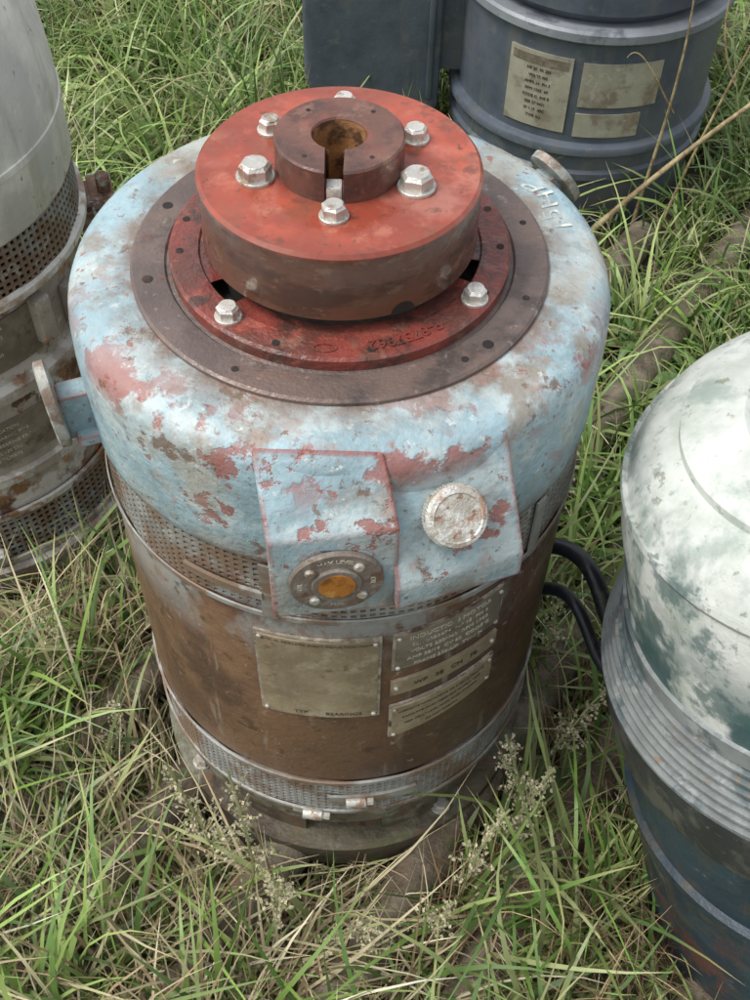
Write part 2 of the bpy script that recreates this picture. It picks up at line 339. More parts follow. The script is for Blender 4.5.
for i,a in enumerate((40,140,220,320)): cyl('hub_pin_hole_%d'%i,(*cyp(a,.17,.1185)[:2],.1185),(0,0,1),.008,.002,M['dark'],E,12)
for i,(a,r,w) in enumerate(((143,.31,.07),(197,.29,.10),(268,.285,.075),(335,.285,.10),(31,.30,.075),(89,.335,.07))):
    hexbolt('coupling_bolt_%d'%i,(r*math.cos(wa(a)),r*math.sin(wa(a)),0),(0.02*math.cos(i),0.02,1),w,.05 if w<.09 else .058,E,spin=i*.7)
lathe('clamp_ring',[(.505,-.45),(.505,-.322),(.51,-.317),(.604,-.317),(.6146,-.327),(.6146,-.368)],M['ringred'],E,180)
lathe('spigot',[(.44,-.26),(.44,-.5)],M['dark'],E,96)
lathe('ring_floor',[(.42,-.40),(.52,-.40)],M['dark'],E,96)
for a,b in ((-46,66),(80,298)): lathe('ring_pad_%d'%a,[(.42,-.38),(.42,-.326),(.5065,-.326),(.5065,-.38)],M['ringred'],E,60,a0=a,a1=b)
for i,(a,r) in enumerate(((229,.555),(327,.56),(45,.565),(135,.565))):
    hexbolt('ring_bolt_%d'%i,(r*math.cos(wa(a)),r*math.sin(wa(a)),-.317),(0,0,1),.072,.05,E,spin=i)
for i,a in enumerate((-82,-100,-20,12,62,88,110)):
    cyl('ring_hole_%d'%i,cyp(a,.575,-.3172),(0,0,1),.014,.002,M['dark'],E,14)
text_ring('cast_number','P-8757962',.062,25,.556,-.3145,M['ringred'],E)
V=[];F=[]
for k in range(25):
    a=2*math.pi*k/24
    for s_ in (.82,1): V.append((.042*s_*math.cos(a)-.035,.02*s_*math.sin(a)-.562,-.313))
for k in range(24): F.append((2*k,2*k+1,2*k+3,2*k+2))
mk('cast_logo',V,F,M['ringred'],E)
lathe('flange_plate',[(.60,-.365),(.628,-.372),(.636,-.364),(.748,-.364),(.758,-.372),(.758,-.395)],M['plate'],E,180)
for i,a in enumerate((-75,-28,38,47,70,105,-110,160,-150)):
    cyl('flange_hole_%d'%i,cyp(a,.70,-.3642),(0,0,1),.013 if i%3 else .02,.0015,M['dark'],E,16)
lathe('bell_housing',[(.745,-.40),(.745,-.386),(.80,-.387),(.87,-.39),(.92,-.397),(.955,-.41),(.98,-.433),(.994,-.465),(1.0,-.51),(1.004,-.60),(1.002,-.93),(.998,-.965),(.99,-.975),(.96,-.975)],M['blue'],E,220)
def hexa(name,c,m,bev=.012):
    bm=bmesh.new(); v=[bm.verts.new(p) for p in c]
    for f in ((0,1,2,3),(7,6,5,4),(0,4,5,1),(1,5,6,2),(2,6,7,3),(3,7,4,0)): bm.faces.new([v[i] for i in f])
    bmesh.ops.recalc_face_normals(bm,faces=bm.faces)
    return bmobj(name,bm,m,E,bev,seg=3)
hexa('oil_gauge_housing',[(-.255,-.93,-.395),(.165,-.94,-.390),(.224,-1.10,-.585),(-.20,-1.16,-.605),
      (-.255,-.80,-1.12),(.20,-.80,-1.12),(.224,-1.10,-1.03),(-.20,-1.16,-1.03)],M['blue'],.014)
wd=[(.155,-.93,-.415),(.565,-.80,-.42),(.66,-.985,-.86),(.222,-1.145,-.87),
      (.155,-.80,-1.05),(.57,-.72,-1.05),(.66,-.985,-.985),(.222,-1.145,-.99)]
hexa('oil_filler_housing',wd,M['blue'],.014)
hexa('housing_underside',[(-.16,-.85,-.98),(.5,-.75,-.98),(.5,-.88,-1.0),(-.13,-1.0,-1.0),(-.16,-.85,-1.28),(.5,-.75,-1.28),(.5,-.84,-1.22),(-.13,-.99,-1.22)],M['blue'],.012)
gn=Vector((.141,-.990,0)); gp=Vector((.016,-1.1315,-.82))+gn*.002
cyl('gauge_bezel',gp,gn,.160,.018,M['gaugeplate'],E,64,ch=.006)
cyl('gauge_inner_ring',gp+gn*.018,gn,.085,.012,M['gaugeplate'],E,48,ch=.004)
cyl('gauge_glass',gp+gn*.029,gn,.062,.004,M['glass'],E,40)
Mx=frame(gp+gn*.018,gn)
for i,a in enumerate((45,135,225,315)):
    q=Mx@Vector((.114*math.cos(wa(a+4)),.114*math.sin(wa(a+4)),0)); cyl('gauge_screw_%d'%i,q,gn,.019,.012,M['bolt'],E,20,ch=.006)
for k,(st,ca) in enumerate((('MAX LEVEL',90),('MIN',270),('OIL',0),('OIL',180))):
    V,F=textmesh(st,.024); W=[]
    for v in V:
        a=wa(ca)-v.x/.118 if ca!=270 else wa(ca)+v.x/.118
        rr=.122+v.y if ca!=270 else .122-v.y
        W.append((Mx@Vector((rr*math.cos(a),rr*math.sin(a),.001+v.z)))[:])
    mk('gauge_text_%d'%k,W,F,M['lighttext'],E,smooth=False)
A=Vector(wd[0]);B=Vector(wd[1]);C_=Vector(wd[2]);D_=Vector(wd[3])
wn=((B-A)+(C_-D_)).cross((D_-A)+(C_-B)); wn.normalize()
if wn.z<0: wn=-wn
cpos=(A+B+C_+D_)/4+Vector((-.012,0,-.02)); wn=(wn+Vector((0,0,.25))).normalized()
cyl('filler_neck',cpos-wn*.05,wn,.085,.08,M['blue'],E,40)
V=[];F=[];Mx=frame(cpos+wn*.025,wn);sg=120
for rr,z,kn in ((.103,0,0),(.108,.008,1),(.108,.05,1),(.100,.062,0),(.085,.066,0),(.08,.062,0),(.0,.063,0)):
    for i in range(sg):
        a=2*math.pi*i/sg; q=rr+(.0015*(1 if i%2 else -1) if kn else 0); V.append((Mx@Vector((q*math.cos(a),q*math.sin(a),z)))[:])
for j in range(6):
    for i in range(sg): k=(i+1)%sg; F.append((j*sg+i,j*sg+k,(j+1)*sg+k,(j+1)*sg+i))
mk('filler_cap',V,F,M['cap'],E,ang=30)
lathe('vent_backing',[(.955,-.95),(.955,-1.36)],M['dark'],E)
grille('upper_vent_grille',.99,-1.29,-.97,-180,180,.036,.0075,M['grille'],E,rowh=.033)
lathe('shell',[(.95,-1.29),(.985,-1.30),(.99,-1.31),(.99,-2.70),(.985,-2.72),(.95,-2.72)],M['rustbody'],E,200)
lathe('upper_band_lip',[(.998,-1.29),(1.004,-1.295),(1.004,-1.32),(.995,-1.325)],M['grille'],E,200)
cylplate('grille_strap',-34,-15,-1.19,-1.15,-1.19,-1.15,1.0,M['grille'],E,.015)
cylplate('grille_joint',-15.5,-12,-1.31,-.98,-1.31,-.98,.999,M['grille'],E,.01)
cylplate('grille_joint_right',48,51,-1.31,-.98,-1.31,-.98,.999,M['grille'],E,.01)
cylplate('nameplate_blank',-18.5,10.5,-2.06,-1.43,-2.05,-1.43,.992,M['plateedge'],E,.012)
cylplate('nameplate_blank_face',-17.7,9.7,-2.045,-1.445,-2.035,-1.445,1.004,M['name'],E,.005)
text_cyl('nameplate_text_0','VERTICAL HOLLOW SHAFT INDUCTION MOTOR',.022,-4,-1.466,1.009,M['ink'],E)
text_cyl('nameplate_text_1','TYP        BEARINGS',.034,-2,-2.012,1.009,M['ink'],E)
cylplate('nameplate_data',13,41.5,-1.695,-1.43,-1.645,-1.38,.992,M['plateedge'],E,.012)
cylplate('nameplate_data_face',13.7,40.8,-1.685,-1.44,-1.635,-1.39,1.004,M['namedk'],E,.005)
rows=['INDUCTION MOTOR','SER 6283474  HP 15  PH 3','VOLTS 220/440  RPM 1760','AMP 38/19  CY 60  CODE G','FRAME 256-UP  TYPE H']
for i,t in enumerate(rows): text_cyl('data_text_%d'%i,t,.031 if i else .038,27,-1.445-i*.050,1.009,M['lighttext'],E,slope=.10)
cylplate('nameplate_strip',13,41.5,-1.90,-1.79,-1.83,-1.725,.992,M['name'],E,.015)
text_cyl('strip_text','WP   28   CH   78',.04,27,-1.81,1.008,M['ink'],E,slope=.13)
cylplate('nameplate_lower',13,42,-2.28,-2.00,-2.13,-1.915,.992,M['plateedge'],E,.012)
cylplate('nameplate_lower_face',13.7,41.3,-2.268,-2.012,-2.12,-1.925,1.004,M['name'],E,.006)
for i in range(4): text_cyl('lower_text_%d'%i,('LUBRICATE WITH TURBINE OIL EVERY 6 MONTHS','DRAIN AND FLUSH RESERVOIR ONCE A YEAR','KEEP OIL AT LEVEL MARK WHEN STOPPED','DO NOT OVERFILL')[i],.0185,27,-2.01-i*.05,1.011,M['ink'],E,slope=.2+i*.04)
for i,(a,z) in enumerate(((-17,-1.46),(9,-1.46),(-17,-2.03),(9,-2.02),(14.3,-1.45),(40,-1.41),(14.3,-1.67),(40,-1.63),(14.3,-2.025),(40.5,-1.945),(14.3,-2.25),(40.5,-2.10),(14.3,-1.84),(40,-1.78))):
    cyl('plate_rivet_%d'%i,cyp(a,1.005,z),cyp(a,1,0),.011,.012,M['bolt'],E,12,ch=.004)
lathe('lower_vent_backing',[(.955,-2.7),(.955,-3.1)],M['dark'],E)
grille('lower_vent_grille',.995,-3.05,-2.73,-180,180,.036,.0065,M['grille'],E,rowh=.033)
for z in (-2.735,-3.055): lathe('lower_band_%d'%int(-z*100),[(.995,z-.014),(1.006,z-.012),(1.006,z+.012),(.995,z+.014)],M['grille'],E,200)
cylplate('lower_strap_joint',-3,22,-2.93,-2.86,-2.93,-2.86,1.0,M['grille'],E,.014)
def clamp(nm,a,z,r=1.02,l=.10):
    t=Vector((math.cos(wa(a)),math.sin(wa(a)),0)); p=Vector(cyp(a,r,z))
    cyl(nm,p-t*l/2,t,.030,l,M['bolt'],E,20,ch=.006); cyl(nm+'_screw',p+t*l/2,t,.02,.035,M['bolt'],E,6,ch=.004)
    cylplate(nm+'_tail',a-6,a+1,z-.028,z+.028,z-.028,z+.028,1.006,M['bolt'],E,.006)
clamp('band_clamp_a',5,-2.90); clamp('band_clamp_b',-7,-3.06)
lathe('lower_shell',[(.96,-3.06),(.975,-3.08),(.975,-3.25),(.95,-3.28),(.88,-3.29)],M['basepaint'],E,180)
lathe('base_core',[(.78,-3.25),(.78,-3.7)],M['dark'],E)
for i in range(8):
    a=i*45+14; lathe('base_pillar_%d'%i,[(.78,-3.58),(.93,-3.58),(.93,-3.27),(.78,-3.27)],M['basepaint'],E,12,a0=a,a1=a+20)
    for aa in (a,a+20): mk('pillar_side_%d_%d'%(i,aa),[cyp(aa,.78,-3.58),cyp(aa,.93,-3.58),cyp(aa,.93,-3.27),cyp(aa,.78,-3.27)],[(0,1,2,3)],M['basepaint'],E)
lathe('base_flange',[(.76,-3.50),(1.0,-3.50),(1.02,-3.52),(1.02,-3.71),(1.0,-3.74),(.8,-3.75)],M['basepaint'],E,180)
for i in range(4): hexbolt('base_bolt_%d'%i,cyp(i*90+35,.94,-3.50),(0,0,1),.08,.05,E)
def lug(nm,deg,z,r=1.0,mm='lug',sc_=1.0,tilt=.12,th=.028,nh=.10):
    n=Vector((math.cos(wa(deg)),math.sin(wa(deg)),0)); Mx=frame((n.x*r,n.y*r,z),n)
    box(nm+'_neck',Mx@Matrix.Translation((0,-.03,.0)),nh,.22,.16,M['blue'],E,.02)
    box(nm+'_gusset',Mx@Matrix.Translation((0,-.12,-.01)),.20,.05,.12,M['blue'],E,.015)
    nn=(n+Vector((0,0,tilt)))
    Mx2=frame((n.x*(r+.075),n.y*(r+.075),z),nn); V=[];F=[];sg=40
    prof=[(.05,0),(.125,0),(.135,.006),(.135,th-.006),(.125,th),(.05,th),(.045,th/2)]
    for rr,zz in prof:
        for i in range(sg):
            a=2*math.pi*i/sg; V.append((Mx2@Vector((rr*.85*sc_*math.cos(a),rr*1.35*sc_*math.sin(a)+.02,zz)))[:])
    P=len(prof)
    for j in range(P):
        for i in range(sg): k=(i+1)%sg; F.append((j*sg+i,j*sg+k,((j+1)%P)*sg+k,((j+1)%P)*sg+i))
    mk(nm+'_eye',V,F,M[mm],E)
lug('lifting_lug_left',202,-.78,r=1.03,tilt=-.05,th=.045,sc_=1.08); lug('lifting_lug_right',40,-.58,r=1.06,tilt=.7,sc_=.95,th=.045)
V,F=textmesh('15HP',.118); W=[]
for v in V:
    a=wa(22)+ (v.x)/.86*1.25; rr=.858-v.y*.85+.02*math.sin(v.x*30)
    W.append((rr*math.cos(a),rr*math.sin(a),-.3895+v.z*.1+.003-(max(0,rr-.92))*.3))
mk('painted_marking',W,F,M['whitepaint'],E,smooth=False)

# ------------------------------------------------------------------ left motor
E2=empty('vertical_electric_motor',(-2.50,1.72,0))
lathe('bell_housing',[(0,.22),(.35,.2),(.60,.12),(.8,-.05),(.93,-.3),(1.0,-.55),(1.02,-.8),(1.02,-1.26),(1.01,-1.28),(.98,-1.28)],M['cream'],E2,160)
lathe('bell_seam',[(1.018,-.92),(1.028,-.925),(1.028,-.96),(1.018,-.965)],M['cream'],E2,160)
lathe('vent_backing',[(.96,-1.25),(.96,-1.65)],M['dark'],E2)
grille('upper_vent_grille',1.005,-1.58,-1.28,-180,180,.042,.009,M['grille'],E2)
lathe('vent_lip',[(1.0,-1.57),(1.035,-1.58),(1.035,-1.62),(.95,-1.64)],M['cream'],E2,160)
lathe('shell_upper',[(.95,-1.62),(.95,-2.15),(1.0,-2.17),(1.0,-2.24),(.96,-2.26)],M['rust2'],E2,160)
lathe('shell_lower',[(.96,-2.25),(.965,-3.1)],M['rust2'],E2,160)
lathe('shell_rib',[(.96,-2.78),(.99,-2.8),(.99,-2.86),(.96,-2.88)],M['rust2'],E2,160)
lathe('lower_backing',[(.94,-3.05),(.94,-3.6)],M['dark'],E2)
grille('lower_vent_grille',.985,-3.50,-3.12,-180,180,.045,.009,M['grille'],E2)
for z in (-3.11,-3.52): lathe('vent_band_%d'%int(-z*100),[(.98,z-.025),(1.0,z-.022),(1.0,z+.022),(.98,z+.025)],M['rust2'],E2,160)
lathe('base_flange',[(.96,-3.55),(1.04,-3.57),(1.04,-3.8)],M['rust2'],E2,160)
cylplate('nameplate_upper',18,58,-2.05,-1.72,-2.05,-1.72,.952,M['namedk'],E2)
cylplate('nameplate_lower',14,55,-2.70,-2.38,-2.70,-2.38,.966,M['namedk'],E2)
for i in range(5):
    text_cyl('name_text_%d'%i,('TYPE K  FRAME 324','VOLTS 460  HP 25','RPM 1770','AMP 31  CY 60','SER 8841')[i],.032,38,-1.77-i*.055,.965,M['lighttext'],E2)
    text_cyl('name_textb_%d'%i,('LUBRICATION','UPPER BEARING 7220','LOWER BEARING 6209','OIL 150 SSU','2 QUARTS')[i],.032,35,-2.43-i*.055,.979,M['lighttext'],E2)
n=Vector((.953,.303,0))
box('lug_bracket',frame(n*1.05+Vector((0,0,-1.72)),n),.26,.16,.14,M['rust2'],E2,.02)
box('lug_plate',frame(n*1.12+Vector((0,0,-1.66)),n),.34,.05,.14,M['rust2'],E2,.01)
cyl('lug_pin',Vector((0,0,-1.63))+n*1.14,(0,0,1),.04,.1,M['rust2'],E2,16,ch=.01)
for i,a in enumerate((60,75,90)): box('side_cleat_%d'%i,frame(cyp(a,.99,-1.85-.1*i),cyp(a,1,0)),.10,.30,.08,M['rust2'],E2,.015)
hexbolt('base_bolt',cyp(20,1.0,-3.42),cyp(20,1,0),.09,.06,E2)

# ------------------------------------------------------------------ grey motor (behind)
E3=empty('vertical_electric_motor',(1.86,5.60,0))
lathe('bell_housing',[(0,-.6),(.6,-.65),(.95,-.9),(1.0,-1.2),(1.0,-1.9),(.9,-2.0)],M['greyp'],E3,160)
lathe('bell_lip',[(.9,-2.0),(1.08,-1.98),(1.10,-2.0),(1.10,-2.06),(1.08,-2.08),(1.0,-2.1)],M['greylite'],E3,160)
lathe('shell',[(1.05,-2.08),(1.05,-2.92),(1.11,-2.94),(1.12,-2.96),(1.12,-3.0),(1.07,-3.04),(1.07,-3.16),(1.10,-3.18),(1.10,-3.24),(1.06,-3.28),(1.04,-3.6),(1.04,-3.8)],M['greyp'],E3,180)
cylplate('nameplate_data',-42,-14,-2.84,-2.22,-2.84,-2.22,1.052,M['alu'],E3)
cylplate('nameplate_blank_a',-10,24,-2.60,-2.24,-2.60,-2.24,1.052,M['alu'],E3)
cylplate('nameplate_blank_b',-10,18,-2.86,-2.66,-2.86,-2.66,1.052,M['alu'],E3)
cylplate('data_header',-40.5,-15.5,-2.32,-2.25,-2.32,-2.25,1.063,M['namedk'],E3,.004)
rr_=['HP 20  FR 286','VOLTS 460','AMPS 24  PH 3','RPM 1765  60','CODE G  INS B','SER 27 4401','SF 1.15  40C','TYPE RU']
for i in range(8): text_cyl('data_row_%d'%i,rr_[i],.034,-28,-2.36-i*.056,1.066,M['ink'],E3)
bm=bmesh.new(); pts=[]
W_,H_=1.14,1.62; R_=.42
for (cx_,cz_,a0_) in ((W_-.14,-H_+.14,-90),(W_-.1,H_-.1,0),(.1,H_-.1,90),(R_,-H_+R_,180)):
    r_=.14 if a0_==-90 else (.1 if a0_ in (0,90) else R_)
    for k in range(9): a=wa(a0_+k*90/8); pts.append((cx_+r_*math.cos(a),cz_+r_*math.sin(a)))
x0=-2.35; y0=-.23
fr=[bm.verts.new((x0+p[0],y0,-1.62+p[1])) for p in pts]; f=bm.faces.new(fr)
ex=bmesh.ops.extrude_face_region(bm,geom=[f]); vs=[g for g in ex['geom'] if isinstance(g,bmesh.types.BMVert)]
bmesh.ops.translate(bm,verts=vs,vec=(0,.75,0))
bmobj('terminal_box',bm,M['greyp'],E3,.06,seg=4)
box('terminal_box_neck',Matrix.Translation((-1.12,.10,-2.25)),.6,.5,1.2,M['greyp'],E3,.05)
box('terminal_cover_strip',Matrix.Translation((-1.30,-.24,-2.1)),.05,.06,1.9,M['greyp'],E3,.02)

# ------------------------------------------------------------------ right motor (leaning)
dn=Vector((.382,-.22,-1.45)).normalized(); q=(-dn).to_track_quat('Z','Y')
E4=empty('vertical_electric_motor',(2.10,-.78,-1.45),q.to_euler())
lathe('weather_cap',[(0,.99),(.35,.985),(.56,.965),(.70,.93),(.80,.87),(.865,.76),(.90,.58),(.915,.1),(.915,.04),(.89,.02)],M['wdome'],E4,180)
lathe('cap_step',[(.40,.975),(.42,1.01),(.44,1.02),(.62,.99),(.66,.97),(.67,.92)],M['wdome'],E4,160)
lathe('cap_rolled_seam',[(.862,.765),(.880,.775),(.888,.75),(.874,.715)],M['wdome'],E4,160)
lathe('cap_hem',[(.912,.14),(.93,.135),(.935,.05),(.92,.03)],M['rings'],E4,160)
prof=[(.88,.03)]
for i in range(7):
    r=.932+i*.018; z=.02-i*.035; prof+=[(r,z),(r+.012,z-.003),(r+.014,z-.018),(r-.016,z-.022),(r-.014,z-.032)]
lathe('ribbed_band',prof,M['rings'],E4,200)
lathe('skirt',[(1.0,-.2),(1.05,-.22),(1.055,-.26),(1.05,-.52),(1.02,-.55)],M['blackband'],E4,180)
lathe('shell',[(1.0,-.5),(1.0,-1.05),(1.03,-1.07),(1.03,-1.13),(1.0,-1.15),(1.0,-2.75)],M['teal'],E4,180)
for k in range(3):
    a=-84+k*4; hexbolt('band_knob_%d'%k,cyp(a,.925,.10-.02*k),cyp(a,1,0),.045,.07,E4,washer=False)
hexbolt('skirt_bolt',cyp(-30,1.05,-.35),cyp(-30,1,0),.06,.04,E4)

tube('power_cable',[(.85,.40,-2.75),(1.08,.28,-2.48),(1.24,.10,-2.35),(1.34,-.06,-2.55),(1.42,-.2,-2.75),(1.75,-.35,-2.8)],.045,M['rubber'])
tube('power_cable',[(.9,.25,-2.95),(1.08,.14,-2.7),(1.19,.0,-2.55),(1.29,-.14,-2.75),(1.40,-.32,-2.95),(1.75,-.5,-3.0)],.035,M['rubber'])

# ------------------------------------------------------------------ ground and pipes
G=240; xs=np.concatenate([[-400,-150,-60,-25],np.linspace(-12,12,G),[25,60,150,400]]); ys=np.concatenate([[-400,-150,-60,-20],np.linspace(-7,17,G),[30,70,160,400]])
X,Y=np.meshgrid(xs,ys); 
def gh(x,y): return .05*np.sin(x*1.7+y*.6)+.04*np.sin(y*2.3-x*.9)+.025*np.sin(x*5.1+1)*np.sin(y*4.7)-.04
Zg=gh(X,Y); V=np.stack([X,Y,Zg],-1).reshape(-1,3); n=len(xs); F=[(j*n+i,j*n+i+1,(j+1)*n+i+1,(j+1)*n+i) for j in range(len(ys)-1) for i in range(n-1)]
mk('ground',V.tolist(),F,M['soil'],None)
pd=np.array([.55,.835]); pp=np.array([.835,-.55])
offs=[-2.15,-1.04,-.40,.28,.95,1.5,2.5]
for k,o in enumerate(offs):
    t0=-4 if k not in (0,) else 1.0; t1=9 if k%2 else 5
    a=o*pp+t0*pd; b=o*pp+t1*pd
    z=random.uniform(-.02,.03)-GZ+.10
    j=random.uniform(-.08,.08)
    tube('rusty_pipe',[(a[0],a[1],z),(a[0]+(b[0]-a[0])*.33,a[1]+(b[1]-a[1])*.33,z+.01),(a[0]+(b[0]-a[0])*.66,a[1]+(b[1]-a[1])*.66,z-.01),(b[0]+j,b[1],z)],.14,M['pipe'])

# ------------------------------------------------------------------ grass
foot=[(0,0,1.0),(-2.50,1.72,1.05),(1.86,5.60,1.05),(2.65,-1.1,1.0)]
def ok(x,y):
    m=np.ones(len(x),bool)
    for a,b,r in foot: m&=((x-a)**2+(y-b)**2)>r**2
    return m
def blades(n,nseg,clumps,spread,Lr,wr,th0,kap,pal,pipe_gap=.16,box_=(-5,5,-3.2,10.5),leftbias=0,keepfree=.08,tipmix=.35):
    cxs=rng.uniform(box_[0],box_[1],clumps); cys=rng.uniform(box_[2],box_[3],clumps)
    ci=rng.integers(0,clumps,n); x=cxs[ci]+rng.normal(0,spread,n); y=cys[ci]+rng.normal(0,spread,n)
    m=ok(x,y)
    if leftbias: m&=(rng.random(n)<np.clip(.62-x*.25-y*.06,.22,1))
    pr=x*pp[0]+y*pp[1]; dmin=np.min(np.abs(pr[:,None]-np.array(offs)[None]),axis=1)
    m&=(dmin>pipe_gap)|(rng.random(n)<keepfree)
    x,y,ci=x[m],y[m],ci[m]; n=len(x)
    cl_az=rng.uniform(0,2*np.pi,clumps); cl_c=rng.integers(0,len(pal),clumps); cl_L=rng.uniform(.65,1.35,clumps)
    cl_v=rng.uniform(.75,1.15,clumps)
    az=cl_az[ci]+rng.normal(0,1.1,n); L=rng.uniform(*Lr,n)*cl_L[ci]; w=rng.uniform(*wr,n)
    L=L*np.where(((x**2+y**2)<1.30**2)&(y<0),.5,1)   # shorter, trampled around the base
    t0=np.abs(rng.normal(th0[0],th0[1],n)); kp=rng.normal(kap[0],kap[1],n)
    P=np.stack([x,y,gh(x,y)-.01+(dmin[m]<.11)*.14],-1)
    curl=rng.normal(0,.5,n); side_tw=rng.normal(0,.6,n)
    out=np.zeros((n,nseg+1,2,3)); 
    for s in range(nseg+1):
        t=s/nseg; a=az+curl*t; d=np.stack([np.cos(a),np.sin(a)],-1)
        sd=np.stack([-np.sin(a)*np.cos(side_tw),np.cos(a)*np.cos(side_tw),np.sin(side_tw)],-1)
        ww=(w*(1-t**2.2)*(.6+.8*min(t*3,1)*.5))[:,None]+.0008
        out[:,s,0]=P+sd*ww*.5; out[:,s,1]=P-sd*ww*.5
        th=np.clip(t0+kp*t,0,2.3)
        P=P+np.concatenate([d*np.sin(th)[:,None],np.cos(th)[:,None]],1)*(L/nseg)[:,None]
        P[:,2]=np.maximum(P[:,2],gh(P[:,0],P[:,1])+.015)
    mid=out.mean(2)
    keep=np.ones(n,bool)
    for a_,b_,r_ in foot:
        dd=np.sqrt((mid[:,:,0]-a_)**2+(mid[:,:,1]-b_)**2); keep&=(dd>r_*.99).all(1)
    out=out[keep]; ci=ci[keep]; n=len(out)
    pal=np.array(pal); col=pal[np.where(rng.random(n)<.6,cl_c[ci],rng.integers(0,len(pal),n))]*rng.uniform(.65,1.3,(n,1))*cl_v[ci][:,None]
    colv=np.repeat(col[:,None,:],(nseg+1)*2,axis=1).reshape(n,nseg+1,2,3)
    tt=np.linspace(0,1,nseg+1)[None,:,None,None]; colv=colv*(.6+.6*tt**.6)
    base_dry=(np.clip(.35-tt,0,1)*2.6*(rng.random((n,1,1,1))<.25)); colv=colv*(1-base_dry)+np.array([.40,.36,.19])*base_dry
    tip=np.array([.50,.41,.22]); mixf=(np.clip(tt-.7,0,1)*3*(rng.random((n,1,1,1))<tipmix)); colv=colv*(1-mixf)+tip*mixf
    v=out.reshape(-1,3); c=np.clip(colv.reshape(-1,3),0,.8)
    base=(np.arange(n)*(nseg+1)*2)[:,None]; q=np.arange(nseg)[None]*2
    f=np.stack([base+q,base+q+1,base+q+3,base+q+2],-1).reshape(-1,4)
    return v,c,f
def join(name,parts,m):
    vs=[];cs=[];fs=[];o=0
    for v,c,f in parts: vs.append(v);cs.append(c);fs.append(f+o);o+=len(v)
    v=np.concatenate(vs)*S;c=np.concatenate(cs);f=np.concatenate(fs)
    me=bpy.data.meshes.new(name); me.vertices.add(len(v)); me.vertices.foreach_set('co',v.astype(np.float32).ravel())
    me.loops.add(f.size); me.loops.foreach_set('vertex_index',f.astype(np.int32).ravel())
    me.polygons.add(len(f)); me.polygons.foreach_set('loop_start',(np.arange(len(f))*4).astype(np.int32)); 
    me.update(calc_edges=True)
    me.polygons.foreach_set('use_smooth',np.ones(len(f),bool))
    at=me.color_attributes.new('Col','FLOAT_COLOR','POINT'); at.data.foreach_set('color',np.concatenate([c,np.ones((len(c),1))],1).astype(np.float32).ravel())
    me.materials.append(m); return link(bpy.data.objects.new(name,me))
GR=[(.20,.32,.07),(.14,.25,.055),(.27,.38,.11),(.33,.41,.15),(.10,.18,.045),(.33,.38,.16),(.13,.22,.07)]
ST=[(.58,.51,.33),(.50,.42,.26),(.64,.58,.41),(.38,.29,.17),(.48,.44,.26),(.30,.22,.13)]
BN=[(.22,.14,.08),(.30,.21,.12),(.16,.10,.06),(.36,.28,.17)]
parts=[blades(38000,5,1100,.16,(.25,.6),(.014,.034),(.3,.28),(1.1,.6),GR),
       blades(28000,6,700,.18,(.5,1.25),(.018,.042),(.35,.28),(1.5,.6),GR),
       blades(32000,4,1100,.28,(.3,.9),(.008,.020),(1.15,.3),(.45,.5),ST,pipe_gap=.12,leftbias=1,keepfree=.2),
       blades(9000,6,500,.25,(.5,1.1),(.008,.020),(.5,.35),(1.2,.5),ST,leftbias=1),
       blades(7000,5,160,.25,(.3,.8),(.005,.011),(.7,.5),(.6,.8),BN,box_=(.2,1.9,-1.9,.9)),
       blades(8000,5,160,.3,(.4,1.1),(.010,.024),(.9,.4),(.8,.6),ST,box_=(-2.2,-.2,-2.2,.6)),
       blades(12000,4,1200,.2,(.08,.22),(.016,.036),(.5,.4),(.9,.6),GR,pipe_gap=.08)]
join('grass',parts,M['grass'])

def weed(x,y,h,n_br,lean,seedc=(.62,.57,.40),stemc=(.40,.42,.22)):
    V=[];C=[];F=[]
    def strip(p0,p1,w0,w1,c):
        d=(p1-p0); sd=d.cross(Vector((rng.normal(),rng.normal(),rng.normal()))); 
        if sd.length<1e-6: return
        sd.normalize(); 
        for s2 in (sd,d.cross(sd).normalized()):
            k=len(V); V.extend([p0+s2*w0,p0-s2*w0,p1-s2*w1,p1+s2*w1]); C.extend([c]*4); F.append((k,k+1,k+2,k+3))
    def seed(p,r):
        k=len(V); ax=Vector((rng.normal(),rng.normal(),rng.normal())).normalized(); b=ax.orthogonal().normalized(); c=ax.cross(b)
        cc=tuple(np.array(seedc)*rng.uniform(.6,1.2))
        V.extend([p+ax*r*1.5,p+b*r,p-ax*r*1.5,p-b*r]); C.extend([cc]*4); F.append((k,k+1,k+2,k+3))
        k=len(V); V.extend([p+ax*r*1.5,p+c*r,p-ax*r*1.5,p-c*r]); C.extend([cc]*4); F.append((k,k+1,k+2,k+3))
    p=Vector((x,y,float(gh(x,y)))); d=Vector((lean[0],lean[1],1)).normalized(); N=9
    for i in range(N):
        q_=p+d*(h/N); strip(p,q_,.007,.006,stemc)
        if i>=3:
            for _ in range(n_br):
                bd=(d*.8+Vector((rng.normal(),rng.normal(),rng.normal()*.4))*.6).normalized(); bl=h*rng.uniform(.08,.24)*(1.2-i/N)
                e=p+bd*bl+Vector((0,0,-.02)); strip(p,e,.003,.0015,stemc)
                for t in np.linspace(.3,1,int(4+bl*24)): seed(p.lerp(e,t)+Vector(rng.normal(0,.010,3)),rng.uniform(.005,.010))
        p=q_; d=(d+Vector((lean[0]*.25+rng.normal(0,.05),lean[1]*.25+rng.normal(0,.05),0))).normalized()
    return np.array([v[:] for v in V]),np.array(C),np.array(F)
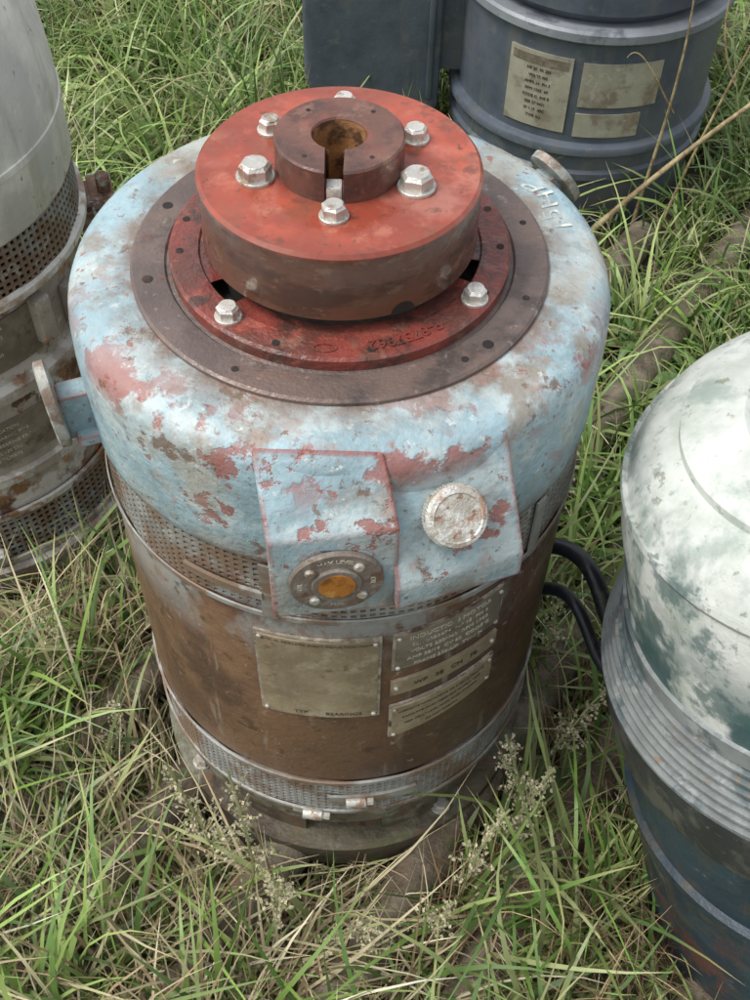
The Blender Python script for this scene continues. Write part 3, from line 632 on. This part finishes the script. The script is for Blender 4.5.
for (x,y,h,lx,ly) in ((-.62,-1.12,1.7,.0,-.04),(-.46,-1.20,1.75,.03,-.03),(-.36,-1.34,1.3,.10,-.03),(-.15,-1.52,.9,.2,.0),(.25,-1.60,.8,-.15,.1),(.42,-1.42,.9,.12,.0),(.62,-1.22,1.1,.1,.0),(.85,-.95,1.1,.12,.0),(1.0,-.80,1.2,-.02,.0),(1.12,-.45,1.1,.08,.0),(1.2,.15,1.0,.0,.1),(-1.55,.0,.9,-.1,.1),(-1.3,-.5,.8,.1,.1),(1.35,1.2,.8,.1,.1)):
    join('seed_head_weed',[weed(x,y,h,5,(lx,ly))],M['grass'])
def leafy(x,y,n,L,w,z0=.02,col=(.14,.23,.08)):
    V=[];C=[];F=[]
    for i in range(n):
        az=i*2.4+rng.uniform(0,.6); el=rng.uniform(.3,1.0); ln=L*rng.uniform(.6,1.1); ww=w*rng.uniform(.7,1.1); cc=np.array(col)*rng.uniform(.7,1.4)
        d=Vector((math.cos(az),math.sin(az),0)); sd=Vector((-math.sin(az),math.cos(az),0)); p=Vector((x,y,float(gh(x,y))+z0+.25*i/n*L)); k0=len(V); ns=10
        for s in range(ns+1):
            t=s/ns; e=el-1.5*t; wv=ww*math.sin(math.pi*min(1,t*.93+.07))**.8*(1+.22*math.sin(s*3.1))
            for u in (-1,-.5,0,.5,1):
                V.append(p+sd*u*wv+Vector((0,0,1))*(abs(u)*wv*.25+.1*wv*math.sin(s*2.3+u*4))); C.append(tuple(cc*(1.45 if u==0 else rng.uniform(.85,1.1))))
            p=p+(d*math.cos(e)+Vector((0,0,1))*math.sin(e))*(ln/ns)
        for s in range(ns):
            for u in range(4): k=k0+s*5+u; F.append((k,k+1,k+6,k+5))
    return np.array([v[:] for v in V]),np.array(C),np.array(F)
for x,y,n_,L_,w_ in ((1.30,-.55,6,.5,.10),(1.15,-.95,5,.4,.08),(1.9,3.6,16,.5,.06),(2.2,3.2,16,.5,.05),(1.7,2.9,14,.45,.05),(2.5,2.6,14,.5,.06),(.95,-1.6,6,.35,.07),(-1.5,.55,6,.35,.06),(1.6,1.9,10,.4,.06),(-.9,-1.5,5,.35,.06),(1.25,.5,8,.35,.06)):
    join('broadleaf_weed',[leafy(x,y,n_,L_,w_)],M['grass'])
for pts_,r_ in (([(1.75,4.2,-3.75,1),(2.1,4.2,-3.2,1),(2.6,4.3,-2.7,.8),(3.4,4.6,-2.2,.6)],.024),
  ([(2.3,4.5,-3.8,1),(2.35,4.5,-2.9,1),(2.45,4.5,-2.2,.7),(2.3,4.4,-1.4,.4)],.014),
  ([(2.5,4.4,-3.8,1),(2.6,4.4,-2.8,1),(2.9,4.5,-2.0,.7),(3.0,4.5,-1.3,.4)],.012),
  ([(2.42,4.5,-2.6,1),(2.2,4.5,-2.3,1),(2.05,4.5,-2.0,.7),(1.95,4.4,-2.1,.4)],.008),
  ([(2.8,4.4,-2.3,1),(2.6,4.4,-2.0,1),(2.55,4.4,-1.7,.7),(2.6,4.4,-1.4,.4)],.008)):
    tube('dry_weed_stalk',pts_,r_,M['stalk'])

# ------------------------------------------------------------------ camera, light, world
f_,th,D,H,cx_,yaw,roll=1112.9,0.8998,3.2247,2.2412,0.1181,0.0098,0.0271
Fv=Vector((math.sin(yaw)*math.cos(th),math.cos(yaw)*math.cos(th),-math.sin(th)))
Rv=Fv.cross(Vector((0,0,1))).normalized(); Uv=Rv.cross(Fv)
c_,s_=math.cos(roll),math.sin(roll); R2=Rv*c_+Uv*s_; U2=-Rv*s_+Uv*c_
cd=bpy.data.cameras.new('camera'); cam=bpy.data.objects.new('camera',cd); sc.collection.objects.link(cam)
cd.sensor_fit='VERTICAL'; cd.sensor_height=36; cd.sensor_width=27; cd.lens=f_/1000*36; cd.clip_end=2000; cd.clip_start=.01
cam.matrix_world=Matrix(((R2[0],U2[0],-Fv[0],cx_*S),(R2[1],U2[1],-Fv[1],-D*S),(R2[2],U2[2],-Fv[2],(H+GZ)*S),(0,0,0,1)))
sc.camera=cam
el=math.radians(58); az=math.radians(-70)
sd=Vector((math.cos(el)*math.sin(az),-math.cos(el)*math.cos(az)*.6,math.sin(el))).normalized()
sun=bpy.data.lights.new('sun','SUN'); sun.energy=1.5; sun.angle=math.radians(18); sun.color=(1,.97,.92)
so=bpy.data.objects.new('sun',sun); sc.collection.objects.link(so); so.rotation_euler=sd.to_track_quat('Z','Y').to_euler()
w=bpy.data.worlds.new('World'); sc.world=w; w.use_nodes=True; nt=w.node_tree
bg=nt.nodes['Background']; sky=nt.nodes.new('ShaderNodeTexSky'); sky.sky_type='NISHITA'; sky.sun_disc=False
sky.sun_elevation=el; sky.sun_rotation=math.atan2(sd.x,sd.y); sky.dust_density=4; sky.air_density=1.5
hs=nt.nodes.new('ShaderNodeHueSaturation'); hs.inputs['Saturation'].default_value=.28; hs.inputs['Value'].default_value=1.5
nt.links.new(sky.outputs[0],hs.inputs['Color']); nt.links.new(hs.outputs[0],bg.inputs[0]); bg.inputs[1].default_value=.15
